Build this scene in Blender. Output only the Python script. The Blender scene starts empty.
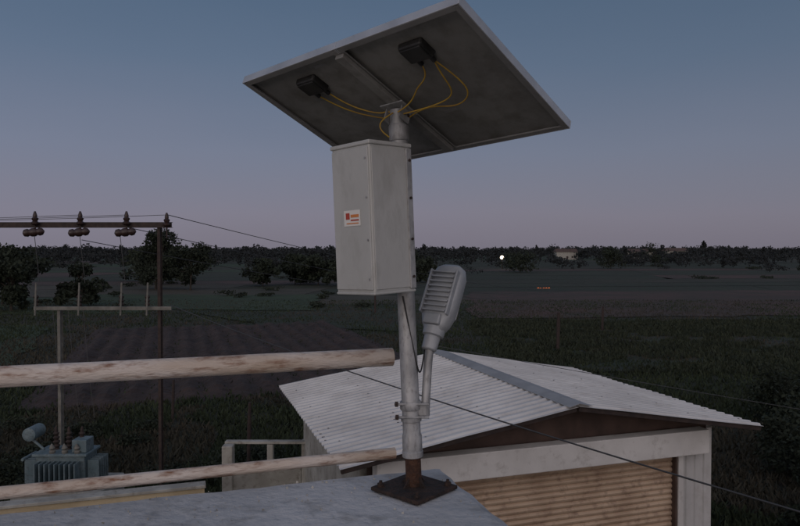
import bpy, math, random
import numpy as np
from mathutils import Vector, Matrix, noise
random.seed(3); rng=np.random.default_rng(5)
CZ=5.6
U=Vector((.9505,.3111,0)); V=Vector((-.3111,.9505,0)); Z=Vector((0,0,1))
col=bpy.context.scene.collection

# ---------------------------------------------------------------- materials
def mat(name,c1,c2=None,scale=5,rough=.7,metal=0,bump=0,bscale=None,c3=None,detail=6,lo=.35,hi=.65,stretch=None,emit=None,c3pos=(.52,.72),bdist=.02):
    m=bpy.data.materials.new(name); m.use_nodes=True
    nt=m.node_tree; N=nt.nodes; Lk=nt.links
    b=N['Principled BSDF']; b.inputs['Roughness'].default_value=rough; b.inputs['Metallic'].default_value=metal
    b.inputs['Base Color'].default_value=(*c1,1)
    tc=N.new('ShaderNodeTexCoord'); mp=N.new('ShaderNodeMapping'); Lk.new(tc.outputs['Object'],mp.inputs[0])
    if stretch: mp.inputs['Scale'].default_value=stretch
    if c2:
        n=N.new('ShaderNodeTexNoise'); n.inputs['Scale'].default_value=scale; n.inputs['Detail'].default_value=detail
        Lk.new(mp.outputs[0],n.inputs['Vector'])
        r=N.new('ShaderNodeValToRGB'); r.color_ramp.elements[0].position=lo; r.color_ramp.elements[1].position=hi
        r.color_ramp.elements[0].color=(*c1,1); r.color_ramp.elements[1].color=(*c2,1)
        Lk.new(n.outputs['Fac'],r.inputs[0]); out=r.outputs[0]
        if c3:
            n2=N.new('ShaderNodeTexNoise'); n2.inputs['Scale'].default_value=scale*3.7; n2.inputs['Detail'].default_value=10; n2.inputs['Roughness'].default_value=.65
            Lk.new(mp.outputs[0],n2.inputs['Vector'])
            r2=N.new('ShaderNodeValToRGB'); r2.color_ramp.elements[0].position=c3pos[0]; r2.color_ramp.elements[1].position=c3pos[1]
            Lk.new(n2.outputs['Fac'],r2.inputs[0])
            mx=N.new('ShaderNodeMixRGB'); Lk.new(r2.outputs[0],mx.inputs[0]); Lk.new(out,mx.inputs[1]); mx.inputs[2].default_value=(*c3,1); out=mx.outputs[0]
        Lk.new(out,b.inputs['Base Color'])
    if bump:
        nb=N.new('ShaderNodeTexNoise'); nb.inputs['Scale'].default_value=bscale or scale*4; nb.inputs['Detail'].default_value=8
        Lk.new(mp.outputs[0],nb.inputs['Vector'])
        bp=N.new('ShaderNodeBump'); bp.inputs['Strength'].default_value=bump; bp.inputs['Distance'].default_value=bdist
        Lk.new(nb.outputs['Fac'],bp.inputs['Height']); Lk.new(bp.outputs[0],b.inputs['Normal'])
    if emit:
        b.inputs['Emission Color'].default_value=(*emit[0],1); b.inputs['Emission Strength'].default_value=emit[1]
    return m
M={}
M['galv']=mat('galvanised_steel',(.25,.255,.26),(.40,.405,.41),22,.5,.3,.12,90,c3=(.17,.165,.16),c3pos=(.5,.75),stretch=(1,1,.45))
M['boxp']=mat('grey_painted_sheet',(.43,.435,.42),(.50,.505,.49),4,.5,.12,.06,90,c3=(.33,.33,.31),c3pos=(.5,.8),stretch=(1,1,.4))
M['alu']=mat('aluminium_frame',(.42,.43,.45),(.52,.53,.55),12,.4,.5)
M['back']=mat('panel_backsheet',(.19,.19,.185),(.26,.26,.25),4,.6,0,.05,60,c3=(.13,.125,.115),c3pos=(.45,.75))
M['flange']=mat('panel_inner_frame',(.22,.22,.22),(.28,.28,.28),8,.5,.2)
M['cell']=mat('solar_cells',(.01,.015,.05),(.015,.02,.07),8,.15)
M['black']=mat('black_plastic',(.012,.012,.012),(.03,.03,.03),20,.5)
M['yellow']=mat('yellow_cable',(.42,.27,.03),(.32,.19,.03),20,.5)
M['rust']=mat('rusty_steel',(.035,.017,.011),(.085,.038,.02),30,.85,.1,.5,80,c3=(.02,.012,.01))
M['rust2']=mat('dark_rusty_plate',(.016,.012,.011),(.045,.026,.019),30,.85,.1,.5,80,c3=(.012,.01,.009))
M['pipe']=mat('weathered_white_pipe',(.62,.56,.51),(.47,.38,.30),5,.6,0,.35,70,c3=(.20,.095,.05),c3pos=(.50,.68),stretch=(.55,.55,2.4))
M['conc']=mat('whitewashed_cement',(.47,.485,.505),(.35,.365,.38),2.2,.9,0,.45,38,c3=(.22,.225,.225),c3pos=(.52,.74))
M['wallw']=mat('whitewash_wall',(.44,.43,.39),(.28,.27,.24),2.2,.9,0,.4,25,c3=(.2,.18,.15))
M['cream']=mat('cream_wall',(.60,.50,.34),(.42,.34,.22),1.5,.9,0,.4,25)
M['sheet']=mat('painted_roof_sheet',(.66,.65,.63),(.53,.52,.505),1.1,.6,.0,.03,30,c3=(.40,.37,.34),c3pos=(.5,.9))
M['flash']=mat('ridge_flashing',(.34,.34,.34),(.26,.26,.26),3,.6,.1)
M['beam']=mat('white_beam_paint',(.76,.74,.71),(.62,.60,.57),2,.7,0,.1,20,c3=(.4,.37,.33),c3pos=(.55,.85))
M['gable']=mat('brown_gable',(.07,.045,.036),(.11,.07,.055),4,.8)
M['shutter']=mat('tan_shutter',(.60,.45,.32),(.45,.32,.22),2.2,.6,.1,.05,c3=(.30,.20,.14))
M['iron']=mat('dark_iron',(.035,.026,.024),(.06,.042,.036),12,.8,.2)
M['palep']=mat('pale_pole',(.20,.195,.175),(.13,.125,.11),8,.8)
M['porc']=mat('brown_porcelain',(.03,.016,.014),(.04,.022,.018),8,.4)
M['tblue']=mat('transformer_paint',(.10,.15,.17),(.16,.21,.23),6,.6,.1,.1,c3=(.07,.08,.08))
M['wire']=mat('line_wire',(.05,.05,.05),None,1,.6)
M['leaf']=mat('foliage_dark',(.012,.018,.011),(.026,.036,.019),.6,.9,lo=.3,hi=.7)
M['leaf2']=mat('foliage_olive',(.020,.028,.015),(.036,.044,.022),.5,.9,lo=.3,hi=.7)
M['leaffar']=mat('foliage_haze_tint',(.017,.021,.022),(.029,.034,.036),.02,1)  # distance haze put into the leaf colour, lighter and bluer than near trees
M['bark']=mat('bark',(.03,.024,.02),(.05,.04,.03),6,.9,0,.5)
M['grass']=mat('grass_tufts',(.018,.030,.014),(.038,.050,.022),.25,.95)
M['drygrass']=mat('dry_grass_tufts',(.030,.031,.020),(.060,.052,.036),.3,.95)
M['crop']=mat('crop_leaves',(.02,.042,.018),(.032,.058,.026),.15,.95)
gd=dict(bump=.9,bdist=.25,bscale=1.3,c3pos=(.42,.7))
M['ground']=mat('scrub_ground',(.024,.031,.016),(.042,.037,.026),.06,.95,c3=(.018,.024,.013),**gd)
M['soil']=mat('ploughed_soil',(.030,.020,.017),(.052,.033,.027),.6,.95,0,.8,5,c3=(.017,.013,.012),bdist=.06)
M['f_green']=mat('field_green',(.026,.048,.020),(.038,.058,.027),.08,.95,c3=(.018,.03,.015),**gd)
M['f_dkgreen']=mat('field_dark_green',(.016,.027,.014),(.028,.038,.020),.08,.95,c3=(.026,.024,.017),**gd)
M['f_brown']=mat('field_red_soil',(.080,.045,.038),(.048,.034,.028),.06,.95,c3=(.033,.032,.022),**gd)
M['f_straw']=mat('field_stubble',(.070,.060,.045),(.045,.045,.031),.06,.95,c3=(.035,.035,.023),**gd)
M['glow']=mat('lit_lamp_glass',(.9,.85,.75),None,emit=((1,.80,.62),5))
M['fire']=mat('stubble_fire',(.4,.1,.02),None,emit=((1,.25,.08),.35))
M['stk_w']=mat('sticker_white',(.68,.67,.64),None,1,.5)
M['stk_o']=mat('sticker_orange',(.6,.2,.05),None,1,.5)
M['stk_r']=mat('sticker_red',(.4,.05,.03),None,1,.5)
M['lens']=mat('lamp_lens',(.5,.5,.5),None,1,.2)
M['lampg']=mat('grey_cast_aluminium',(.31,.33,.35),(.40,.42,.44),14,.5,.2,.1,70)

# ---------------------------------------------------------------- helpers
def add(name,me,m=None,smooth=False,bev=0):
    o=bpy.data.objects.new(name,me); col.objects.link(o)
    if m: me.materials.append(M[m])
    if smooth:
        for p in me.polygons: p.use_smooth=True
    if bev:
        b=o.modifiers.new('bev','BEVEL'); b.width=bev; b.segments=2; b.limit_method='ANGLE'
    return o
def pd(name,vs,fs,m,smooth=False,bev=0):
    me=bpy.data.meshes.new(name); me.from_pydata([tuple(v) for v in vs],[],fs); me.update()
    return add(name,me,m,smooth,bev)
def obox(name,c,ax,ay,az,size,m,bev=.003,taper=1):
    c=Vector(c); hx,hy,hz=[s/2 for s in size]; vs=[]
    for k in (-1,1):
        t=taper if k>0 else 1
        for i,j in ((-1,-1),(1,-1),(1,1),(-1,1)):
            vs.append(c+ax*hx*i*t+ay*hy*j*t+az*hz*k)
    return pd(name,vs,[(3,2,1,0),(4,5,6,7),(0,1,5,4),(1,2,6,5),(2,3,7,6),(3,0,4,7)],m,bev=bev)
def lathe(name,p1,p2,prof,m,n=20,smooth=True):
    p1=Vector(p1);p2=Vector(p2);d=(p2-p1);a=d.normalized()
    x=a.orthogonal().normalized(); y=a.cross(x); vs=[];fs=[]
    for t,r in prof:
        for k in range(n):
            th=2*math.pi*k/n; vs.append(p1+d*t+(x*math.cos(th)+y*math.sin(th))*r)
    for i in range(len(prof)-1):
        for k in range(n):
            fs.append((i*n+k,i*n+(k+1)%n,(i+1)*n+(k+1)%n,(i+1)*n+k))
    fs.append(tuple(range(n))[::-1]); fs.append(tuple((len(prof)-1)*n+k for k in range(n)))
    o=pd(name,vs,fs,m,smooth)
    if smooth:
        o.data.polygons[-1].use_smooth=False;o.data.polygons[-2].use_smooth=False
        e=o.modifiers.new('es','EDGE_SPLIT'); e.split_angle=math.radians(40)
    return o
def cyl(name,p1,p2,r,m,n=20,r2=None): return lathe(name,p1,p2,[(0,r),(1,r if r2 is None else r2)],m,n)
def hollow(name,p1,p2,r,m,wall=.004,n=28):
    p1=Vector(p1);p2=Vector(p2); L=(p2-p1).length; rows=30
    pr=[(i/rows, r*(1+.03*noise.noise(Vector((i*.9,r*50,3))))) for i in range(rows+1)]
    pr+= [(1,r-wall),(1-.12/L,r-wall)]
    return lathe(name,p1,p2,pr,m,n)
def tube(name,pts,r,m,res=3,cyc=False):
    cu=bpy.data.curves.new(name,'CURVE'); cu.dimensions='3D'; cu.bevel_depth=r; cu.bevel_resolution=res
    s=cu.splines.new('NURBS'); s.points.add(len(pts)-1)
    for p,q in zip(s.points,pts): p.co=(*q,1)
    s.use_endpoint_u=True; s.order_u=min(4,len(pts))
    cu.use_fill_caps=True
    o=bpy.data.objects.new(name,cu); col.objects.link(o); cu.materials.append(M[m]); return o
def group(name,parts,loc=(0,0,0)):
    e=bpy.data.objects.new(name,None); col.objects.link(e); e.location=loc; e.empty_display_size=.1
    inv=Matrix.Translation(Vector(loc)).inverted()
    for p in parts:
        if p.parent is None: p.parent=e; p.matrix_parent_inverse=inv
    return e
def quads(name,C,S,m,flat=0.0,aspect=.6):
    n=len(C); S=np.asarray(S).reshape(-1,1)*np.ones((n,1))
    a=rng.normal(size=(n,3)); a/=np.linalg.norm(a,axis=1,keepdims=True)
    b=rng.normal(size=(n,3)); b-=a*(a*b).sum(1,keepdims=True); b/=np.linalg.norm(b,axis=1,keepdims=True)
    v=np.empty((n,4,3)); A=a*S*.5; B=b*S*.5*aspect
    v[:,0]=C-A; v[:,1]=C+B; v[:,2]=C+A; v[:,3]=C-B
    return rawq(name,v,m)
def rawq(name,v,m):
    n=len(v); me=bpy.data.meshes.new(name); me.vertices.add(n*4); me.loops.add(n*4); me.polygons.add(n)
    me.vertices.foreach_set('co',v.reshape(-1).astype(np.float32))
    me.loops.foreach_set('vertex_index',np.arange(n*4,dtype=np.int32))
    me.polygons.foreach_set('loop_start',np.arange(0,n*4,4,dtype=np.int32))
    me.update(); me.validate(); return add(name,me,m)
def blades(name,xy,h,w,m,z0=0):
    n=len(xy); th=rng.uniform(0,math.pi,n); d=np.stack([np.cos(th),np.sin(th),np.zeros(n)],1)
    h=h*rng.uniform(.5,1.2,n); lean=rng.normal(size=(n,3))*.4*h[:,None]; lean[:,2]=h
    base=np.zeros((n,3)); base[:,:2]=xy; base[:,2]=z0; w=w*rng.uniform(.5,1.3,n)[:,None]
    v=np.empty((n,4,3)); v[:,0]=base-d*w*.5; v[:,1]=base+d*w*.5; v[:,2]=base+lean+d*w*.15; v[:,3]=base+lean*.8-d*w*.15
    return rawq(name,v,m)
def cloud(cs,rs,n):
    cs=np.array(cs);rs=np.array(rs); idx=rng.integers(0,len(cs),n)
    d=rng.normal(size=(n,3)); d/=np.linalg.norm(d,axis=1,keepdims=True)
    rad=rng.uniform(.15,1,n)**.5*rng.uniform(.85,1.15,n)
    return cs[idx]+d*rad[:,None]*rs[idx]
def tree(name,x,y,h,w,leafn=2600,ls=.35,m='leaf',low=.0):
    ps=[]; 
    ps.append(lathe('trunk',(x,y,-.1),(x+.03*h,y,h*.62),[(0,.045*h*.55),(.15,.03*h*.55),(.6,.02*h*.55),(1,.008*h)],'bark',8))
    cs=[];rs=[]
    for k in range(random.randint(16,22)):
        zz=h*random.uniform(low+.14,.86)
        a=random.uniform(0,6.28); rr=random.uniform(.05,.40)*w*(1-max(0,zz/h-.55)*1.2)
        c=(x+rr*math.cos(a),y+rr*math.sin(a),zz); s=w*random.uniform(.10,.18)
        cs.append(c); rs.append((s,s,min(s,zz)*random.uniform(.65,.9)))
        if k<7: ps.append(cyl('limb',(x+.01*h,y,h*random.uniform(.2,.5)),c,.012*h,'bark',6,.004*h))
    ps.append(quads('foliage',cloud(cs,rs,leafn),rng.uniform(.6,1.3,leafn)*ls,m))
    group(name,ps,(x,y,0))
def shrubs(name,L,ls,m,per=260):
    P=[]
    for x,y,h,w in L:
        k=random.randint(3,6); cs=[];rs=[]
        for i in range(k):
            s=w*random.uniform(.2,.38); cs.append((x+random.uniform(-.3,.3)*w,y+random.uniform(-.3,.3)*w,h*random.uniform(.25,.7))); rs.append((s,s,h*random.uniform(.22,.38)))
        P.append(cloud(cs,rs,per))
    P=np.concatenate(P); P[:,2]=np.abs(P[:,2])
    return quads(name,P,rng.uniform(.6,1.3,len(P))*ls,m)

# ---------------------------------------------------------------- ground & fields
g=pd('ground',[(-6000,-3000,0),(6000,-3000,0),(6000,9000,0),(-6000,9000,0)],[(0,1,2,3)],'ground')
mats=['f_green','f_dkgreen','f_brown','f_straw','f_dkgreen','ground','f_dkgreen']
me=bpy.data.meshes.new('fields'); vs=[];fs=[];mi=[]
edges=[]
y=62.
while y<1200:
    dy=random.uniform(.10,.22)*y; x=-y*1.1
    while x<y*1.3:
        dx=random.uniform(.4,1.0)*y
        q=[(x,y),(x+dx*.99,y),(x+dx*.99,y+dy*.97),(x,y+dy*.97)]
        q=[(a+.15*(b-60)+random.uniform(-.01,.01)*y,b+.10*a) for a,b in q]
        k=len(vs); vs+= [(a,b,.03) for a,b in q]; fs.append((k,k+1,k+2,k+3)); mi.append(random.randrange(len(mats)))
        edges.append((q[0],q[1])); edges.append((q[0],q[3]))
        x+=dx
    y+=dy
me.from_pydata(vs,[],fs); fo=add('fields',me)
for m_ in mats: me.materials.append(M[m_])
me.polygons.foreach_set('material_index',mi)
def field(name,poly,m,z=.05):
    # ragged-edged sheet
    out=[]; n=len(poly)
    for i in range(n):
        a=Vector(poly[i]); b=Vector(poly[(i+1)%n])
        for k in range(24):
            p=a.lerp(b,k/24); s=.012*p.length
            out.append((p.x+s*noise.noise(Vector((p.x*.35,p.y*.35,1)))*1.5,p.y+s*noise.noise(Vector((p.x*.35,p.y*.35,7)))*1.5,z))
    return pd(name,out,[tuple(range(len(out)))],m)
field('red_soil_field',[(6,55),(78,62),(112,98),(9,90)],'f_brown',.06)
field('green_field',[(5,30),(42,34),(76,56),(6,51)],'f_dkgreen',.08)
field('dark_field',[(-10,50),(2,46),(3,62),(-18,60)],'f_dkgreen',.07)
field('meadow',[(-30,64),(-8,62),(-10,84),(-40,84)],'f_green',.09)
field('left_meadow',[(-40,32),(-17,29),(-26,50),(-50,52)],'f_green',.05)
# ploughed soil with furrows running along V
vs=[];fs=[]; nA=190; nB=130; Wp=17; Lr=26
o0=Vector((-13.4,23.0,0))
for i in range(nA+1):
    a=i/nA*Wp
    for j in range(nB+1):
        b=j/nB*Lr
        ed=min(1,min(i,nA-i)/10,min(j,nB-j)/8)
        p=o0+U*(a+.12*noise.noise(Vector((a*.3,b*.3,0))))+V*(b+1.2*noise.noise(Vector((a*.8,b*.1,2))))
        hh=.075*math.cos(a*2*math.pi/1.0)+.05*noise.noise(Vector((a*2.2,b*2.2,1)))+.04*noise.noise(Vector((a*6,b*6,1)))
        vs.append((p.x,p.y,.01+ed*(.15+hh)))
for i in range(nA):
    for j in range(nB):
        k=i*(nB+1)+j; fs.append((k,k+nB+1,k+nB+2,k+1))
pd('ploughed_field',vs,fs,'soil')
n=140000; yy=13*np.exp(rng.uniform(0,1.75,n)); xx=rng.uniform(-.75,.95,n)*yy
p=np.stack([xx,yy],1)
rel=p-np.array([o0.x,o0.y]); ua=rel@np.array(U[:2]); va=rel@np.array(V[:2])
inp=(ua>.2)&(ua<Wp-.2)&(va>.3)&(va<Lr-.3)
# sparse weeds stand along the furrow bottoms
weeds=inp&(rng.random(n)<.16)&(np.cos(ua*2*math.pi)<-.3)
p=p[~inp|weeds]
dens=np.array([noise.noise(Vector((a*.12,b*.08,0)))+.5*noise.noise(Vector((a*.4,b*.3,0))) for a,b in p])
blades('grass',p[dens>-.05],.19,.09,'grass',.03)
blades('dry_grass',p[dens<=-.05],.17,.08,'drygrass',.03)
# standing low crop over the right-hand field, patchy, no rows
n=52000; xx=rng.uniform(5,44,n); yy=rng.uniform(30,53,n)
kp=np.array([noise.noise(Vector((a*.15,b*.25,5)))+.6*noise.noise(Vector((a*.7,b*.7,2)))>-.25 for a,b in zip(xx,yy)])
blades('standing_crop',np.stack([xx,yy],1)[kp],.24,.13,'leaf2',.07)

# ---------------------------------------------------------------- trees
for (x,y,h,w,nn) in [(-35.5,62,6.6,7.5,5200),(-31.0,66,5.4,5.5,3000),(-41,70,6.6,8,3500),
      (-34.5,96,8.9,10,5200),(-29.0,94,7.6,8,4200),(-39,110,6.6,9,3000),(-45,120,6.0,10,2500),(-21,104,4.4,7,2600),(-17,110,5.0,8,2600),(-13,108,5.7,8.5,3600),(-9.3,104,4.4,6,2000),
      (1.5,130,5.8,9,2000),(4.5,116,4.4,7,2000),(30,170,5.6,12,1800),(62,200,6.4,14,1800),(90,240,8.5,11,1000)]:
    tree('broadleaf_tree',x,y,h,w,nn,.40 if y<100 else .55)
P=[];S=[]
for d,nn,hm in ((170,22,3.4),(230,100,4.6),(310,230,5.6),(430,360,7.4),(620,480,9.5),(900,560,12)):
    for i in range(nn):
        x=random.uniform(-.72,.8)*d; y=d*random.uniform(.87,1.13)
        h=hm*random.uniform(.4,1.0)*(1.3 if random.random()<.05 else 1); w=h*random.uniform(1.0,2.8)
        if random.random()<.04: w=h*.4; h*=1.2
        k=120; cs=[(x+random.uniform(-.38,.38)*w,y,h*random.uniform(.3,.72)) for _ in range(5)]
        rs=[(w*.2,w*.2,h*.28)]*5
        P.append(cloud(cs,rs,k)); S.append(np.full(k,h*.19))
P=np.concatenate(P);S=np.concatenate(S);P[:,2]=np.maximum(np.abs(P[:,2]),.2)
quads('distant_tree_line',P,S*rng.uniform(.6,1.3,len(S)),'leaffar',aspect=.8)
L=[]
for a,b in edges:
    if random.random()<.3:
        d=math.dist(a,b); k=int(min(d/(2+a[1]*.02),26)); 
        for i in range(k):
            if random.random()<.5:
                t=random.random(); L.append((a[0]+(b[0]-a[0])*t,a[1]+(b[1]-a[1])*t,random.uniform(.4,1.3),random.uniform(2,5)))
L=[l for l in L if 110<l[1]<420]
shrubs('hedgerow_bushes',L,.4,'leaf',130)
L=[(random.uniform(-.6,.02)*yy,yy,random.uniform(.4,.9),random.uniform(1.5,3)) for yy in [random.uniform(62,115) for _ in range(20)]]
shrubs('scrub_bushes',L,.25,'leaf',200)
L=[(random.uniform(8.8,17),random.uniform(13.5,24),random.uniform(1.1,2.6),random.uniform(1.4,2.6)) for _ in range(38)]
L+=[(random.uniform(7.6,12),random.uniform(9.5,13.5),random.uniform(.7,1.7),random.uniform(1,1.7)) for _ in range(20)]
L=[l for l in L if l[0]>l[1]*.55]
shrubs('roadside_bushes',L,.12,'leaf',1500)
L=[(random.uniform(-14,-3.2),random.uniform(15.5,21),random.uniform(.3,.9),random.uniform(.8,1.7)) for _ in range(22)]
shrubs('yard_bushes',L,.10,'leaf',500)

# ---------------------------------------------------------------- shed
NL=Vector((-.72,8.12,0)); W=6.49; LN=5.2; EZ=2.96; RZ=3.48; MID=W*.509
def S(a,b,z): return NL+U*a+V*b+Z*z
parts=[]
def slope(name,a0,z0,a1,z1):
    vs=[];fs=[]; prof=[(0,0),(.055,0),(.075,.028),(.115,.028),(.135,0)]; pit=.175; b=0;pts=[]
    while b<LN:
        for o,hh in prof:
            if b+o<=LN: pts.append((b+o,hh))
        b+=pit
    for i,(b,hh) in enumerate(pts):
        for t in (0,.25,.5,.75,1):
            sag=.014*noise.noise(Vector((b,t*3,a0)))
            vs.append(S(a0+(a1-a0)*t+(.012*noise.noise(Vector((int(b/.8)*3.1,a0,2))) if t==0 else 0),b,z0+(z1-z0)*t+hh+sag))
    for i in range(len(pts)-1):
        for j in range(4):
            k=i*5+j; fs.append((k,k+1,k+6,k+5))
    o=pd(name,vs,fs,'sheet'); s=o.modifiers.new('sol','SOLIDIFY'); s.thickness=.004; return o
parts.append(slope('roof_sheet',-.0,EZ,MID-.005,RZ)); parts.append(slope('roof_sheet',W,EZ,MID+.005,RZ))
sl=(RZ-EZ)/MID
rc=[(-.16,-.16*sl+.036),(0,.05),(.2,-.2*sl+.036)]
vs=[S(MID+a,b,RZ+z) for b in (-.02,LN+.02) for a,z in rc]
o=pd('ridge_cap',vs,[(0,1,4,3),(1,2,5,4)],'flash'); s=o.modifiers.new('s','SOLIDIFY'); s.thickness=.006; parts.append(o)
for a0,a1 in ((.02,MID-.02),(W-.02,MID+.02)):
    for b,m_ in ((.05,'iron'),(LN-.05,'iron')):
        p=S(a0,b,EZ-.04); q=S(a1,b,RZ-.04); d=(q-p); dn=d.normalized()
        parts.append(obox('rafter',(p+q)/2,dn,V,dn.cross(V),(d.length,.05,.06),m_,.004))
    # roofing screws on the sheets
    for t in (.06,.36,.68,.95):
        for k in range(7):
            b=.27+k*.70; c=S(a0+(a1-a0)*t,b-.0,EZ+(RZ-EZ)*t+.03)
            parts.append(cyl('roof_screw',c,c+Z*.012,.014,'flash',6))
a0,a1=.5,W-.5; b0,b1=.5,LN-.3; wz=2.86
def wall(name,A,B,h,m,t=.15,z0=0):
    A=Vector(A);B=Vector(B); d=(B-A); dn=d.normalized()
    return obox(name,(A+B)/2+Z*(z0+h/2),dn,dn.cross(Z),Z,(d.length,t,h),m,.008)
parts.append(wall('left_wall',S(a0,b0+.2,0),S(a0,b1,0),wz,'wallw'))
parts.append(wall('rear_wall',S(a0+.08,b1-.08,0),S(a1-.08,b1-.08,0),wz,'wallw'))
vs=[];n=0;b=b0
while b<b1:
    for o,hh in ((0,0),(.05,0),(.065,.025),(.1,.025),(.115,0)):
        vs+= [S(a1+hh,b+o,0),S(a1+hh,b+o,wz+.02)]; n+=1
    b+=.165
fs=[(2*i,2*i+2,2*i+3,2*i+1) for i in range(n-1)]
parts.append(pd('right_wall_sheet',vs,fs,'sheet'))
def ribwall(name,x0,x1,b,z0,z1,m):
    vs=[];n=0;a=x0
    while a<x1:
        for o,hh in ((0,0),(.07,0),(.085,-.02),(.12,-.02),(.135,0)):
            if a+o<=x1: vs+= [S(a+o,b+hh,z0),S(a+o,b+hh,z1)]; n+=1
        a+=.165
    return pd(name,vs,[(2*i,2*i+2,2*i+3,2*i+1) for i in range(n-1)],m)
parts.append(ribwall('front_pier',5.42,a1,b0,0,2.86,'sheet'))
parts.append(obox('left_pier',S(.85,b0+.1,1.25),U,V,Z,(.7,.2,2.5),'wallw',.01))
parts.append(obox('corner_post',S(5.40,b0+.02,1.25),U,V,Z,(.09,.09,2.5),'beam',.006))
parts.append(obox('fascia_beam',S((.55+5.78)/2,b0-.08,2.71),U,V,Z,(5.23,.22,.36),'beam',.012))
vs=[S(a0,b0+.12,2.5),S(a1,b0+.12,2.5),S(a1,b0+.12,EZ+.5*sl-.03),S(MID,b0+.12,RZ-.03),S(a0,b0+.12,EZ+.5*sl-.03)]
parts.append(pd('gable_infill',vs,[(0,1,2,3,4)],'gable'))
vs=[S(a0,b1,2.8),S(a1,b1,2.8),S(a1,b1,EZ+.5*sl-.03),S(MID,b1,RZ-.03),S(a0,b1,EZ+.5*sl-.03)]
parts.append(pd('rear_gable',vs,[(0,1,2,3,4)],'gable'))
zs=[];z=.02
while z<2.52:
    for dz,dy in ((0,0),(.018,-.018),(.045,-.026),(.068,-.016),(.078,0)): zs.append((z+dz,dy))
    z+=.084
vs=[]
for z,dy in zs: vs+= [S(1.2,b0+.1+dy,z),S(5.33,b0+.1+dy,z)]
parts.append(pd('rolling_shutter',vs,[(2*i,2*i+1,2*i+3,2*i+2) for i in range(len(zs)-1)],'shutter'))
parts.append(obox('shutter_guide',S(5.345,b0+.05,1.25),U,V,Z,(.05,.1,2.5),'gable',.004))
parts.append(obox('shutter_guide',S(1.19,b0+.05,1.25),U,V,Z,(.05,.1,2.5),'gable',.004))
for t in (.03,.35,.7):
    for sgn in (0,1):
        a=MID*t if sgn==0 else W-(W-MID)*t
        parts.append(obox('purlin',S(a,LN/2,EZ+(RZ-EZ)*t-.03),U,V,Z,(.05,LN-.1,.05),'iron',.004))
group('shed',parts,S(0,0,0))

# ---------------------------------------------------------------- house roof corner
K=Vector((.137,2.32,0)); PT=CZ-.74
def H(a,b,z): return K+U*a+V*b+Z*z
def slab(name,a0,a1,b0,b1,z0,z1,m,na=90,nb=24,amp=.004):
    vs=[];fs=[]
    for i in range(na+1):
        for j in range(nb+1):
            a=a0+(a1-a0)*i/na; b=b0+(b1-b0)*j/nb
            ea=min(i,na-i); eb=min(j,nb-j); zz=z1+amp*noise.noise(Vector((a*4,b*4,0)))+amp*.5*noise.noise(Vector((a*17,b*17,0)))
            if ea==0 or eb==0:
                zz-=.012; 
                a+= .012*noise.noise(Vector((a*9,b*9,4))); b+= .014*noise.noise(Vector((a*9,b*9,8)))
            vs.append(H(a,b,zz))
    nj=nb+1
    for i in range(na):
        for j in range(nb):
            k=i*nj+j; fs.append((k,k+nj,k+nj+1,k+1))
    ring=[i*nj for i in range(na+1)]+[na*nj+j for j in range(1,nj)]+[i*nj+nb for i in range(na-1,-1,-1)]+[j for j in range(nb-1,0,-1)]
    k0=len(vs)
    for r in ring: vs.append(Vector((vs[r][0],vs[r][1],z0)))
    n=len(ring)
    for i in range(n): fs.append((ring[(i+1)%n],ring[i],k0+i,k0+(i+1)%n))
    return pd(name,vs,fs,m,smooth=False)
hp=[slab('parapet_back',-7,0,-.66,0,4.0,PT,'conc',260,30)]
hp.append(obox('parapet_side',H(-.19,-3.9,4.43),U,V,Z,(.38,6.4,.86),'conc',.015))
hp.append(obox('house_body',H(-3.5,-3.55,1.99),U,V,Z,(6.96,7.06,3.98),'cream',.02))
group('flat_roof_house',hp,H(0,0,0))
# grit and plaster crumbs lying on the parapet
n=420; aa=rng.uniform(-1.9,-.03,n); bb=rng.uniform(-.6,-.02,n)
C=np.array([tuple(H(a,b,PT+.003)) for a,b in zip(aa,bb)])
quads('parapet_grit',C,rng.uniform(.003,.010,n),'wallw',aspect=1)

e=H(-.153,.06,0); s_=H(-3.2,.06,0)
rp=[hollow('top_rail',s_+Z*(CZ-.367),e+Z*(CZ-.367),.031,'pipe'),
    hollow('bottom_rail',s_+Z*(CZ-.712),e+U*.01+Z*(CZ-.70),.019,'pipe'),
    cyl('rail_post',H(-3.2,.06,4.3),H(-3.2,.06,CZ-.33),.028,'pipe'),
    cyl('rail_post',H(-2.2,.06,4.3),H(-2.2,.06,CZ-.36),.028,'pipe')]
group('pipe_railing',rp,s_)

# ---------------------------------------------------------------- solar street lamp
sp=[]
PB=Vector((.044,2.085,PT)); PTOP=Vector((-.006,2.1,CZ+.425))
pa=(PTOP-PB).normalized()
def along(z): return PB+pa*((z-PB.z)/pa.z)
ang=math.radians(48); px=Vector((math.cos(ang),math.sin(ang),0)); py=Vector((-math.sin(ang),math.cos(ang),0))
sp.append(obox('base_plate',(.044,2.075,PT+.010),px,py,Z,(.19,.19,.012),'rust2',.003))
for i,j in ((1,1),(1,-1),(-1,1),(-1,-1)):
    c=Vector((.044,2.075,PT+.010))+px*.073*i+py*.073*j
    sp.append(cyl('bolt',c,c+Z*.024,.005,'rust2',8)); sp.append(cyl('nut',c+Z*.006,c+Z*.016,.011,'rust2',6))
for k in range(4):
    d=(px,py,-px,-py)[k]; b_=along(PT+.016)
    w=Z.cross(d)*.003
    v3=[b_+d*.022,b_+d*.048,b_+d*.022+Z*.028]
    sp.append(pd('gusset',[p+w for p in v3]+[p-w for p in v3],[(0,1,2),(5,4,3),(0,3,4,1),(1,4,5,2),(2,5,3,0)],'rust2'))
sp.append(cyl('stub_post',along(PT+.01),along(PT+.14),.0245,'rust',28))
sp.append(lathe('pole',along(PT+.105),along(CZ+.43),[(0,.029),(.005,.0305),(.06,.0305),(.066,.0275),(.5,.0268),(1,.026)],'galv',32))
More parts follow.
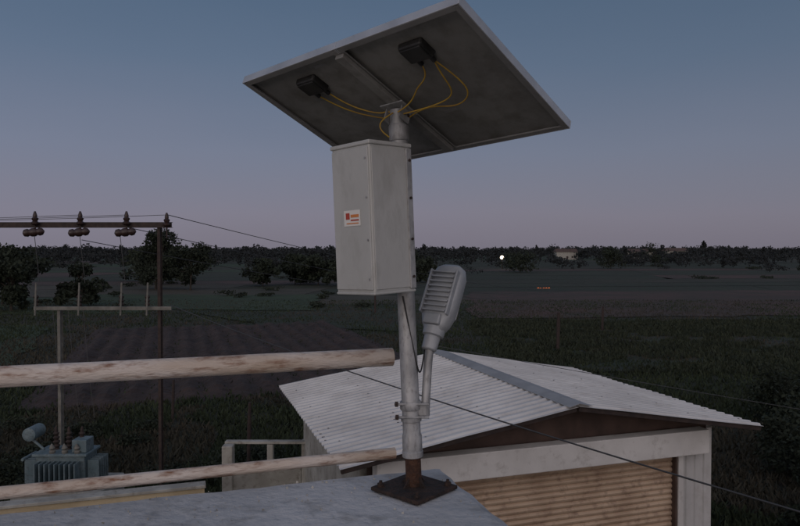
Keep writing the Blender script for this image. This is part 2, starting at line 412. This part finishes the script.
def collar(z,r=.034,h=.02):
    return [lathe('clamp',along(z-h/2),along(z+h/2),[(0,r-.002),(.1,r),(.9,r),(1,r-.002)],'galv',28)]
sp+=collar(PT+.113,.0325); sp+=collar(CZ-.478,.033,.026); sp+=collar(CZ-.52,.032,.014); sp+=collar(CZ+.36,.031,.05)
bc=Vector((-.078,2.01,CZ+.088)); tz=Matrix.Rotation(math.radians(-2.3),3,'Y')
s2=math.sqrt(.5); bx=tz@Vector((s2,s2,0)); by=tz@Vector((-s2,s2,0)); bz=tz@Z
bs=.1626
sp.append(obox('battery_box',bc,bx,by,bz,(bs,bs,.42),'boxp',.004))
sp.append(obox('box_lid',bc+bz*.214,bx,by,bz,(bs+.008,bs+.008,.012),'boxp',.003))
sp.append(obox('box_bottom_lip',bc-bz*.211,bx,by,bz,(bs+.004,bs+.004,.008),'boxp',.003))
sp.append(obox('box_door',bc-bx*(bs/2+.002),bx,by,bz,(.005,bs-.008,.400),'boxp',.0015))
sp.append(obox('side_panel',bc-by*(bs/2+.0015),bx,by,bz,(bs-.01,.003,.400),'boxp',.001))
sp.append(obox('side_flange',bc-by*(bs/2+.004)+bx*(bs/2-.012),bx,by,bz,(.022,.006,.41),'galv',.002))
for zz in (-.17,-.06,.06,.17):
    c=bc-by*(bs/2+.007)+bx*(bs/2-.012)+bz*zz; sp.append(cyl('screw',c,c-by*.004,.004,'iron',10))
    c=bc-bx*(bs/2+.004)-by*(bs/2-.014)+bz*zz; sp.append(cyl('screw',c,c-bx*.003,.003,'galv',10))
sc=bc-bx*(bs/2+.0055)+bz*.005-by*.004
sp.append(obox('sticker',sc,bx,by,bz,(.001,.070,.045),'stk_w',0))
sp.append(obox('sticker_logo',sc-bx*.001+by*.018+bz*.006,bx,by,bz,(.001,.016,.018),'stk_r',0))
sp.append(obox('sticker_text',sc-bx*.001-by*.012+bz*.006,bx,by,bz,(.001,.034,.008),'stk_o',0))
sp.append(obox('sticker_text',sc-bx*.001-by*.012-bz*.006,bx,by,bz,(.001,.034,.004),'stk_r',0))
sp.append(obox('sticker_text',sc-bx*.001-by*.002-bz*.015,bx,by,bz,(.001,.052,.003),'stk_o',0))
for k in (-1,1):
    b0_=along(bc.z+.14*k); sp+= [lathe('box_clamp',b0_-pa*.012,b0_+pa*.012,[(0,.034),(1,.034)],'galv',24)]
    sp.append(obox('box_bracket',(b0_+bc+bz*.14*k)/2+Vector((.0,.02,0)),(b0_-bc-bz*.14*k).normalized(),Z.cross((b0_-bc).normalized()),Z,(.08,.05,.02),'galv',.002))
C0=Vector((0,2.1,CZ+.445)); e1=Vector((.753,-.656,.062)).normalized(); nn_=Vector((.209,.328,.919)); e2=nn_.cross(e1).normalized()
if e2.y<0: e2=-e2
nn_=(nn_-e1*nn_.dot(e1)); nn_=(nn_-e2*nn_.dot(e2)).normalized()
def Pn(a,b,c=0): return C0+e1*a+e2*b+nn_*c
HL=.427; HW=.293; FH=.026
for s in (-1,1):
    ca=s*HL/2
    sp.append(obox('backsheet',Pn(ca,0,.018),e1,e2,nn_,(HL-.01,2*HW-.01,.004),'back',0))
    sp.append(obox('cell_glass',Pn(ca,0,.0235),e1,e2,nn_,(HL-.012,2*HW-.012,.004),'cell',0))
    for t in (-1,1):
        sp.append(obox('frame_long',Pn(ca,t*(HW-.002),FH/2),e1,e2,nn_,(HL-.001,.004,FH),'alu',.001))
        sp.append(obox('frame_flange',Pn(ca,t*(HW-.012),.0015),e1,e2,nn_,(HL-.04,.016,.003),'flange',.0008))
        sp.append(obox('frame_short',Pn(ca+t*(HL/2-.003),0,FH/2),e1,e2,nn_,(.004,2*HW-.009,FH-.0005),'alu',.001))
        sp.append(obox('frame_flange',Pn(ca+t*(HL/2-.013),0,.0015),e1,e2,nn_,(.016,2*HW-.012,.003),'flange',.0008))
    jc=Pn(s*.21,-.185,.006)
    sp.append(obox('junction_box',jc,e1,e2,-nn_,(.085,.07,.022),'black',.006,.92))
    sp.append(obox('junction_lid',jc-nn_*.013,e1,e2,-nn_,(.07,.055,.005),'black',.003))
    for t in (-1,1):
        c=jc+e2*.034+e1*.022*t; sp.append(cyl('gland',c,c+e2*.02,.007,'black',12))
    # rating plate and backsheet label
    sp.append(obox('rating_label',Pn(s*.12,.10 if s>0 else -.24,.0155),e1,e2,nn_,(.05,.012,.0006),'flange',0))
def cable(pts,r=.0022): sp.append(tube('cable',pts,r,'yellow'))
cable([Pn(-.188,-.135,.006),Pn(-.17,-.08,0),Pn(-.12,-.05,-.02),Pn(-.05,.0,-.025),Pn(-.03,-.02,-.02),Pn(0,.0,-.04)])
cable([Pn(-.232,-.135,.006),Pn(-.205,-.06,0),Pn(-.14,.01,-.006),Pn(-.05,.03,-.02),Pn(0,.03,-.05)])
cable([Pn(.188,-.135,.006),Pn(.19,-.09,-.01),Pn(.12,-.08,-.015),Pn(.09,-.03,-.03),Pn(.03,-.03,-.05)])
cable([Pn(.232,-.135,.006),Pn(.255,-.05,0),Pn(.28,.01,-.02),Pn(.18,.05,-.03),Pn(.11,.0,-.02),Pn(.03,.02,-.04)])
cable([Pn(.232,-.135,.006),Pn(.22,-.07,-.01),Pn(.24,.0,-.02),Pn(.15,.01,-.03),Pn(.02,-.01,-.045)])
cable([Pn(.0,-.02,-.04),along(CZ+.38)+Vector((-.075,-.05,0)),along(CZ+.36)+Vector((-.06,-.05,0)),along(CZ+.34)+Vector((-.03,-.04,0))])
sp.append(obox('mount_channel',Pn(0,0,-.008),e1,e2,nn_,(.032,.54,.014),'back',.002))
sp.append(obox('mount_cross_angle',Pn(0,.0,-.018),e1,e2,nn_,(.09,.08,.005),'galv',.002))
for t in (-1,1):
    sp.append(obox('mount_ear',Pn(t*.031,0,-.038),e1,e2,nn_,(.005,.045,.045),'galv',.001))
c=along(CZ+.405); sp.append(cyl('pivot_bolt',c-e1*.042,c+e1*.042,.005,'iron',10))
ln0=Vector((.09,2.13,CZ-.315)); lend=Vector((.172,2.23,CZ-.055)); la=(lend-ln0).normalized()
top=Vector((-.55,-.83,.2)); top=(top-la*top.dot(la)).normalized(); lw=la.cross(top).normalized()
arm0=along(CZ-.49)+Vector((.045,-.0,0))
sp.append(tube('lamp_arm',[arm0-Z*.02,arm0+Z*.01,arm0*.5+ln0*.5,ln0,ln0+la*.04],.0135,'galv',6))
sp.append(obox('arm_clamp',along(CZ-.49)+Vector((.03,0,0)),Vector((1,0,0)),Vector((0,1,0)),Z,(.04,.03,.04),'galv',.004))
for zz in (-.47,-.51):
    c=along(CZ+zz); sp.append(cyl('clamp_bolt',c+Vector((-.05,-.025,0)),c+Vector((.055,-.025,0)),.004,'galv',8)); sp.append(cyl('clamp_nut',c+Vector((-.048,-.025,0)),c+Vector((-.038,-.025,0)),.009,'iron',6))
sp.append(lathe('lamp_socket',ln0,ln0+la*.075,[(0,.02),(.05,.024),(.6,.026),(.65,.034),(1,.036)],'lampg',20))
secs=[(.06,.03,.022),(.085,.044,.03),(.115,.054,.034),(.2,.058,.034),(.25,.057,.032),(.28,.048,.024),(.292,.03,.012)]
vs=[];fs=[];NS=20
for t,wd,th in secs:
    for k in range(NS):
        a=2*math.pi*k/NS; ca,sa=math.cos(a),math.sin(a); q=lambda v:math.copysign(abs(v)**.55,v)
        vs.append(ln0+la*t+lw*q(ca)*wd+top*q(sa)*th)
for i in range(len(secs)-1):
    for k in range(NS): fs.append((i*NS+k,i*NS+(k+1)%NS,(i+1)*NS+(k+1)%NS,(i+1)*NS+k))
fs.append(tuple(range(NS))[::-1]); fs.append(tuple((len(secs)-1)*NS+k for k in range(NS)))
sp.append(pd('lamp_housing',vs,fs,'lampg',True))
for k in range(9):
    t=.122+k*.0165
    sp.append(obox('cooling_fin',ln0+la*t+top*.036,lw,la,top,(.082,.005,.016),'lampg',.001))
for s in (-1,1):
    sp.append(obox('fin_rail',ln0+la*.187+top*.034+lw*s*.047,lw,la,top,(.007,.15,.020),'lampg',.002))
sp.append(obox('driver_cover',ln0+la*.095+top*.03,lw,la,top,(.06,.035,.02),'lampg',.005))
sp.append(obox('lamp_lens',ln0+la*.19-top*.035,lw,la,top,(.09,.14,.008),'lens',.003))
sp.append(tube('lamp_cable',[ln0+la*.03-lw*.02,ln0-Z*.05+Vector((-.02,-.02,0)),along(CZ-.40)+Vector((.03,-.015,0)),along(CZ-.33)+Vector((.02,-.02,0)),along(CZ-.14)+Vector((-.01,-.03,0))],.0025,'black'))
group('solar_street_lamp',sp,PB)

# ---------------------------------------------------------------- twin pole power structure
dp=[];D=13.6
X=Vector((1,0,0));Y=Vector((0,1,0))
for x,zt,wd in ((-6.86,4.4,.06),(-4.84,6.05,.06)):
    m_='iron' if x>-6 else 'palep'
    dp.append(obox('pole_web',(x,D+.1,zt/2),X,Y,Z,(.02,.10,zt),m_,.003))
    for s in (-1,1): dp.append(obox('pole_flange',(x,D+.1+s*.056,zt/2),X,Y,Z,(wd,.012,zt),m_,.003))
dp.append(obox('pole_web',(-8.7,D+.1,3.0),X,Y,Z,(.08,.13,6.0),'iron',.004))
def channel(x0,x1,y,z,m,h=.08):
    c=((x0+x1)/2,y,z); return [obox('crossarm',c,X,Y,Z,(x1-x0,.012,h),m,.002),obox('crossarm_lip',(c[0],y+.03,z+h*.56),X,Y,Z,(x1-x0,.07,.01),m,.002),obox('crossarm_lip',(c[0],y+.03,z-h*.56),X,Y,Z,(x1-x0,.07,.01),m,.002)]
dp+=channel(-9.0,-4.56,D,6.1,'iron',.09); dp+=channel(-7.34,-4.58,D,4.43,'palep',.055)
def insul(x,y,z,s=1):
    return [cyl('pin',(x,y,z-.18),(x,y,z+.12),.018,'iron',8),
     lathe('insulator',(x,y,z+.04),(x,y,z+.32),[(0,.05*s),(.1,.09*s),(.2,.095*s),(.3,.05*s),(.4,.07*s),(.5,.075*s),(.58,.045*s),(.7,.05*s),(.85,.03),(1,.015)],'porc',16)]
for x in (-7.26,-6.36,-5.44): dp+=insul(x,D-.06,6.05,.85)
dp+=insul(-4.64,D-.06,6.02,.8)
for x in (-7.26,-6.36,-5.44):
    dp.append(lathe('strain_insulator',(x-.22,D-.1,5.93),(x+.2,D-.1,5.97),[(0,.02),(.08,.07),(.22,.08),(.3,.06),(.42,.085),(.58,.085),(.66,.06),(.78,.08),(.9,.07),(1,.02)],'porc',14))
for x in (-7.26,-6.4,-5.56,-5.04):
    dp.append(cyl('fuse_tube',(x,D-.1,4.30),(x+.03,D-.1,4.95),.018,'palep',8))
    dp.append(lathe('fuse_insulator',(x,D-.05,4.48),(x,D-.05,4.70),[(0,.03),(.15,.055),(.3,.03),(.5,.055),(.65,.03),(.85,.055),(1,.03)],'iron',12))
def sagw(name,p,q,sag,r=.008,n=14,m='wire'):
    p=Vector(p);q=Vector(q); return tube(name,[p.lerp(q,t/n)-Z*sag*4*(t/n)*(1-t/n) for t in range(n+1)],r,m,1)
for x in (-7.26,-6.36,-5.56): dp.append(sagw('jumper',(x,D-.1,5.95),(x+.1,D-.1,4.95),-.0,.006,6))
for x in (-6.6,-6.3,-6.0): dp.append(sagw('jumper',(x-.3,D-.1,4.4),(x,D-.3,2.3),.15,.006,6))
group('twin_pole_power_structure',dp,(-5.8,D,0))
sagw('overhead_wire',(-4.6,D,4.5),(3.46,4.5,3.62),.12,.008)
for i,(x,z) in enumerate(((-4.64,6.3),(-5.44,6.3),(-6.36,6.3))):
    sagw('overhead_wire',(x,D,z-.25*i),(16-i*2.5,56+i,2.4-i*.3),.7,.008,20)
    sagw('overhead_wire',(x,D,z),(-30,D+12-i,7.2),.3,.006)
sagw('overhead_wire',tuple(S(MID,LN,RZ+.12)),tuple(S(W+2.2,-.2,RZ-.6)),.02,.006)
cyl('service_pole',(3.5,4.5,0),(3.5,4.5,3.66),.05,'iron',12)

tp=[];tx=-6.55;ty=13.3
tp.append(obox('plinth',(tx,ty+.1,.5),X,Y,Z,(1.7,1.2,1.0),'wallw',.03))
tp.append(obox('tank',(tx,ty,1.33),X,Y,Z,(.95,.55,.60),'tblue',.02))
tp.append(obox('tank_lid',(tx,ty,1.65),X,Y,Z,(1.05,.64,.05),'tblue',.01))
for k in range(9): tp.append(obox('radiator_fin',(tx-.38+k*.095,ty-.40,1.31),X,Y,Z,(.025,.22,.46),'tblue',.004))
for s in (-1,1):
    for k in range(5): tp.append(obox('radiator_fin',(tx+s*.61,ty-.2+k*.1,1.31),X,Y,Z,(.22,.025,.46),'tblue',.004))
tp.append(cyl('header_pipe',(tx-.74,ty-.25,1.55),(tx-.74,ty+.25,1.55),.03,'tblue',10))
tp.append(lathe('conservator',(tx-.68,ty-.15,2.0),(tx-.68,ty+.3,2.0),[(0,.07),(.05,.13),(.95,.13),(1,.07)],'tblue',20))
tp.append(cyl('conservator_pipe',(tx-.68,ty,1.88),(tx-.45,ty,1.68),.025,'tblue',8))
for k in range(3):
    x=tx-.22+k*.24
    tp.append(lathe('hv_bushing',(x,ty+.05,1.66),(x+.02*(k-1),ty+.05,2.12),[(0,.06),(.1,.04),(.18,.07),(.25,.035),(.36,.07),(.43,.035),(.54,.065),(.6,.03),(.72,.06),(.78,.03),(.9,.03),(1,.015)],'iron',14))
    tp.append(lathe('lv_bushing',(x+.05,ty-.22,1.66),(x+.05,ty-.25,1.86),[(0,.05),(.3,.06),(.4,.03),(.6,.055),(.8,.03),(1,.012)],'palep',12))
tp.append(obox('cable_box',(tx+.34,ty-.05,1.80),X,Y,Z,(.28,.33,.24),'tblue',.01))
group('distribution_transformer',tp,(tx,ty,0))

cw=[wall('wall_run',(-12.0,8.55,0),(-3.3,11.4,0),1.62,'cream',.18)]
d_=(Vector((-3.3,11.4,0))-Vector((-12,8.55,0))).normalized()
cw.append(obox('coping',Vector((-7.65,9.975,1.645)),d_,d_.cross(Z),Z,(9.2,.25,.05),'wallw',.01))
group('compound_wall',cw,(-7.6,10,0))
bw=[wall('wall_run',(-3.25,12.6,0),(-1.9,12.95,0),1.55,'wallw',.16),
    obox('wall_pillar',(-3.2,12.6,1.0),X,Y,Z,(.2,.2,1.94),'wallw',.02),
    obox('wall_cap',(-2.5,12.8,1.97),X,Y,Z,(1.6,.14,.05),'wallw',.01),
    obox('wall_pillar',(-2.45,12.8,1.75),X,Y,Z,(.12,.12,.38),'wallw',.02),
    obox('wall_pillar',(-1.8,12.95,1.0),X,Y,Z,(.16,.16,1.94),'wallw',.02)]
group('whitewashed_yard_wall',bw,(-2.5,12.8,0))

for x,y,h,r in ((-3.6,16,2.0,.05),(8.6,37,2.2,.10),(14,47,1.7,.09),(-7.4,22,1.4,.05)):
    lathe('fence_post',(x,y,-.1),(x+.05,y,h),[(0,r),(.3,r*.9),(.7,r*1.02),(1,r*.75)],'iron',8)
pp=[cyl('shaft',(-2.2,60,0),(-2.2,60,4.4),.09,'iron',8,.07),obox('arm',(-2.2,60,4.2),X,Y,Z,(1.2,.06,.08),'iron',.004)]
group('wooden_pole',pp,(-2.2,60,0))

def streetlamp(x,y,z,r):
    b=[cyl('post',(x,y,0),(x,y,z),.12,'iron',8)]
    b.append(lathe('glowing_bulb',(x,y,z-r),(x,y,z+r),[(0,.1*r),(.15,.7*r),(.5,r),(.85,.7*r),(1,.1*r)],'glow',12))
    group('distant_street_lamp',b,(x,y,0))
streetlamp(30,200,3.4,.55)
def farmhouse(x,y,w,h):
    b=[obox('walls',(x,y,h/2),X,Y,Z,(w,w*.6,h),'wallw',.05)]
    vs=[(x-w*.55,y-w*.35,h),(x+w*.55,y-w*.35,h),(x+w*.55,y+w*.35,h),(x-w*.55,y+w*.35,h),(x-w*.5,y,h*1.4),(x+w*.5,y,h*1.4)]
    b.append(pd('roof',vs,[(0,1,5,4),(2,3,4,5),(0,4,3),(1,2,5)],'gable'))
    b.append(obox('door',(x,y-w*.3-.03,1),X,Y,Z,(1,.05,2),'iron',0)); b.append(obox('window',(x+w*.25,y-w*.3-.03,1.6),X,Y,Z,(1,.05,1),'iron',0))
    group('farmhouse',b,(x,y,0))
farmhouse(150,430,16,4.5); farmhouse(190,470,14,5); farmhouse(95,390,12,4.5)
fl=[]
for i in range(5):
    x=20+i*.35+random.uniform(-.1,.1); h=random.uniform(.06,.16)
    fl.append(pd('flame',[(x-.2,98,.08),(x+.2,98.1,.08),(x+.03,98,.08+h),(x,97.85,.08)],[(0,3,2),(3,1,2),(1,0,2)],'fire'))
group('stubble_fire',fl,(21,98,0))

# ---------------------------------------------------------------- world & light
w=bpy.data.worlds.new('World'); bpy.context.scene.world=w; w.use_nodes=True
nt=w.node_tree;N=nt.nodes;Lk=nt.links;N.clear()
out=N.new('ShaderNodeOutputWorld');bg=N.new('ShaderNodeBackground');Lk.new(bg.outputs[0],out.inputs[0])
sun_az=math.radians(205); sun_el=math.radians(4)
sky=N.new('ShaderNodeTexSky'); sky.sky_type='NISHITA'; sky.sun_disc=False; sky.sun_elevation=sun_el; sky.sun_rotation=sun_az
tc=N.new('ShaderNodeTexCoord'); sx=N.new('ShaderNodeSeparateXYZ'); Lk.new(tc.outputs['Generated'],sx.inputs[0])
nz=N.new('ShaderNodeTexNoise'); nz.inputs['Scale'].default_value=2.2; nz.inputs['Detail'].default_value=5
mpz=N.new('ShaderNodeMapping'); mpz.inputs['Scale'].default_value=(1,1,4); Lk.new(tc.outputs['Generated'],mpz.inputs[0]); Lk.new(mpz.outputs[0],nz.inputs['Vector'])
ma=N.new('ShaderNodeMath'); ma.operation='MULTIPLY_ADD'; Lk.new(nz.outputs['Fac'],ma.inputs[0]); ma.inputs[1].default_value=.05; Lk.new(sx.outputs['Z'],ma.inputs[2])
mb=N.new('ShaderNodeMath'); mb.operation='SUBTRACT'; Lk.new(ma.outputs[0],mb.inputs[0]); mb.inputs[1].default_value=.025
rp_=N.new('ShaderNodeValToRGB'); Lk.new(mb.outputs[0],rp_.inputs[0]); cr=rp_.color_ramp
stops=[(0,(.178,.168,.215)),(.05,(.190,.184,.245)),(.14,(.160,.182,.258)),(.26,(.103,.145,.222)),(.38,(.068,.113,.185)),(1,(.07,.11,.19))]
cr.elements[0].position=0; cr.elements[0].color=(*stops[0][1],1); cr.elements[1].position=1; cr.elements[1].color=(*stops[-1][1],1)
for p_,c_ in stops[1:-1]:
    e_=cr.elements.new(p_); e_.color=(*c_,1)
# slightly brighter towards the north-west (left)
mrx=N.new('ShaderNodeMapRange'); mrx.inputs['From Min'].default_value=-.6; mrx.inputs['From Max'].default_value=.6; mrx.inputs['To Min'].default_value=1.08; mrx.inputs['To Max'].default_value=.90
Lk.new(sx.outputs['X'],mrx.inputs['Value'])
mh=N.new('ShaderNodeVectorMath'); mh.operation='SCALE'; Lk.new(rp_.outputs[0],mh.inputs[0]); Lk.new(mrx.outputs[0],mh.inputs['Scale'])
mr=N.new('ShaderNodeMapRange'); mr.inputs['From Min'].default_value=.2; mr.inputs['From Max'].default_value=-.9; mr.inputs['To Min'].default_value=0; mr.inputs['To Max'].default_value=1
Lk.new(sx.outputs['Y'],mr.inputs['Value'])
mx=N.new('ShaderNodeMixRGB'); mx.blend_type='ADD'; Lk.new(mr.outputs[0],mx.inputs[0]); Lk.new(mh.outputs[0],mx.inputs[1]); mx.inputs[2].default_value=(.62,.51,.46,1)
sc_=N.new('ShaderNodeMixRGB'); sc_.blend_type='ADD'; sc_.inputs[0].default_value=1
m2=N.new('ShaderNodeMixRGB'); m2.blend_type='MULTIPLY'; m2.inputs[0].default_value=1; Lk.new(sky.outputs[0],m2.inputs[1]); m2.inputs[2].default_value=(.006,.006,.006,1)
Lk.new(mx.outputs[0],sc_.inputs[1]); Lk.new(m2.outputs[0],sc_.inputs[2])
Lk.new(sc_.outputs[0],bg.inputs[0]); bg.inputs[1].default_value=1.0
sd=Vector((math.sin(sun_az)*math.cos(sun_el),math.cos(sun_az)*math.cos(sun_el),math.sin(sun_el)))
sl_=bpy.data.lights.new('sun','SUN'); sl_.energy=.28; sl_.angle=math.radians(25); sl_.color=(1,.88,.78)
so=bpy.data.objects.new('sun',sl_); col.objects.link(so); so.rotation_euler=(-sd).to_track_quat('-Z','Y').to_euler()

cd=bpy.data.cameras.new('camera'); cd.sensor_width=36; cd.lens=30.6; cd.clip_end=12000; cd.clip_start=.05
co=bpy.data.objects.new('camera',cd); col.objects.link(co); co.location=(0,0,CZ); co.rotation_euler=(math.radians(90-1.1),0,0)
bpy.context.scene.camera=co
sn=bpy.context.scene; sn.view_settings.view_transform='Standard'; sn.view_settings.look='None'; sn.view_settings.exposure=0
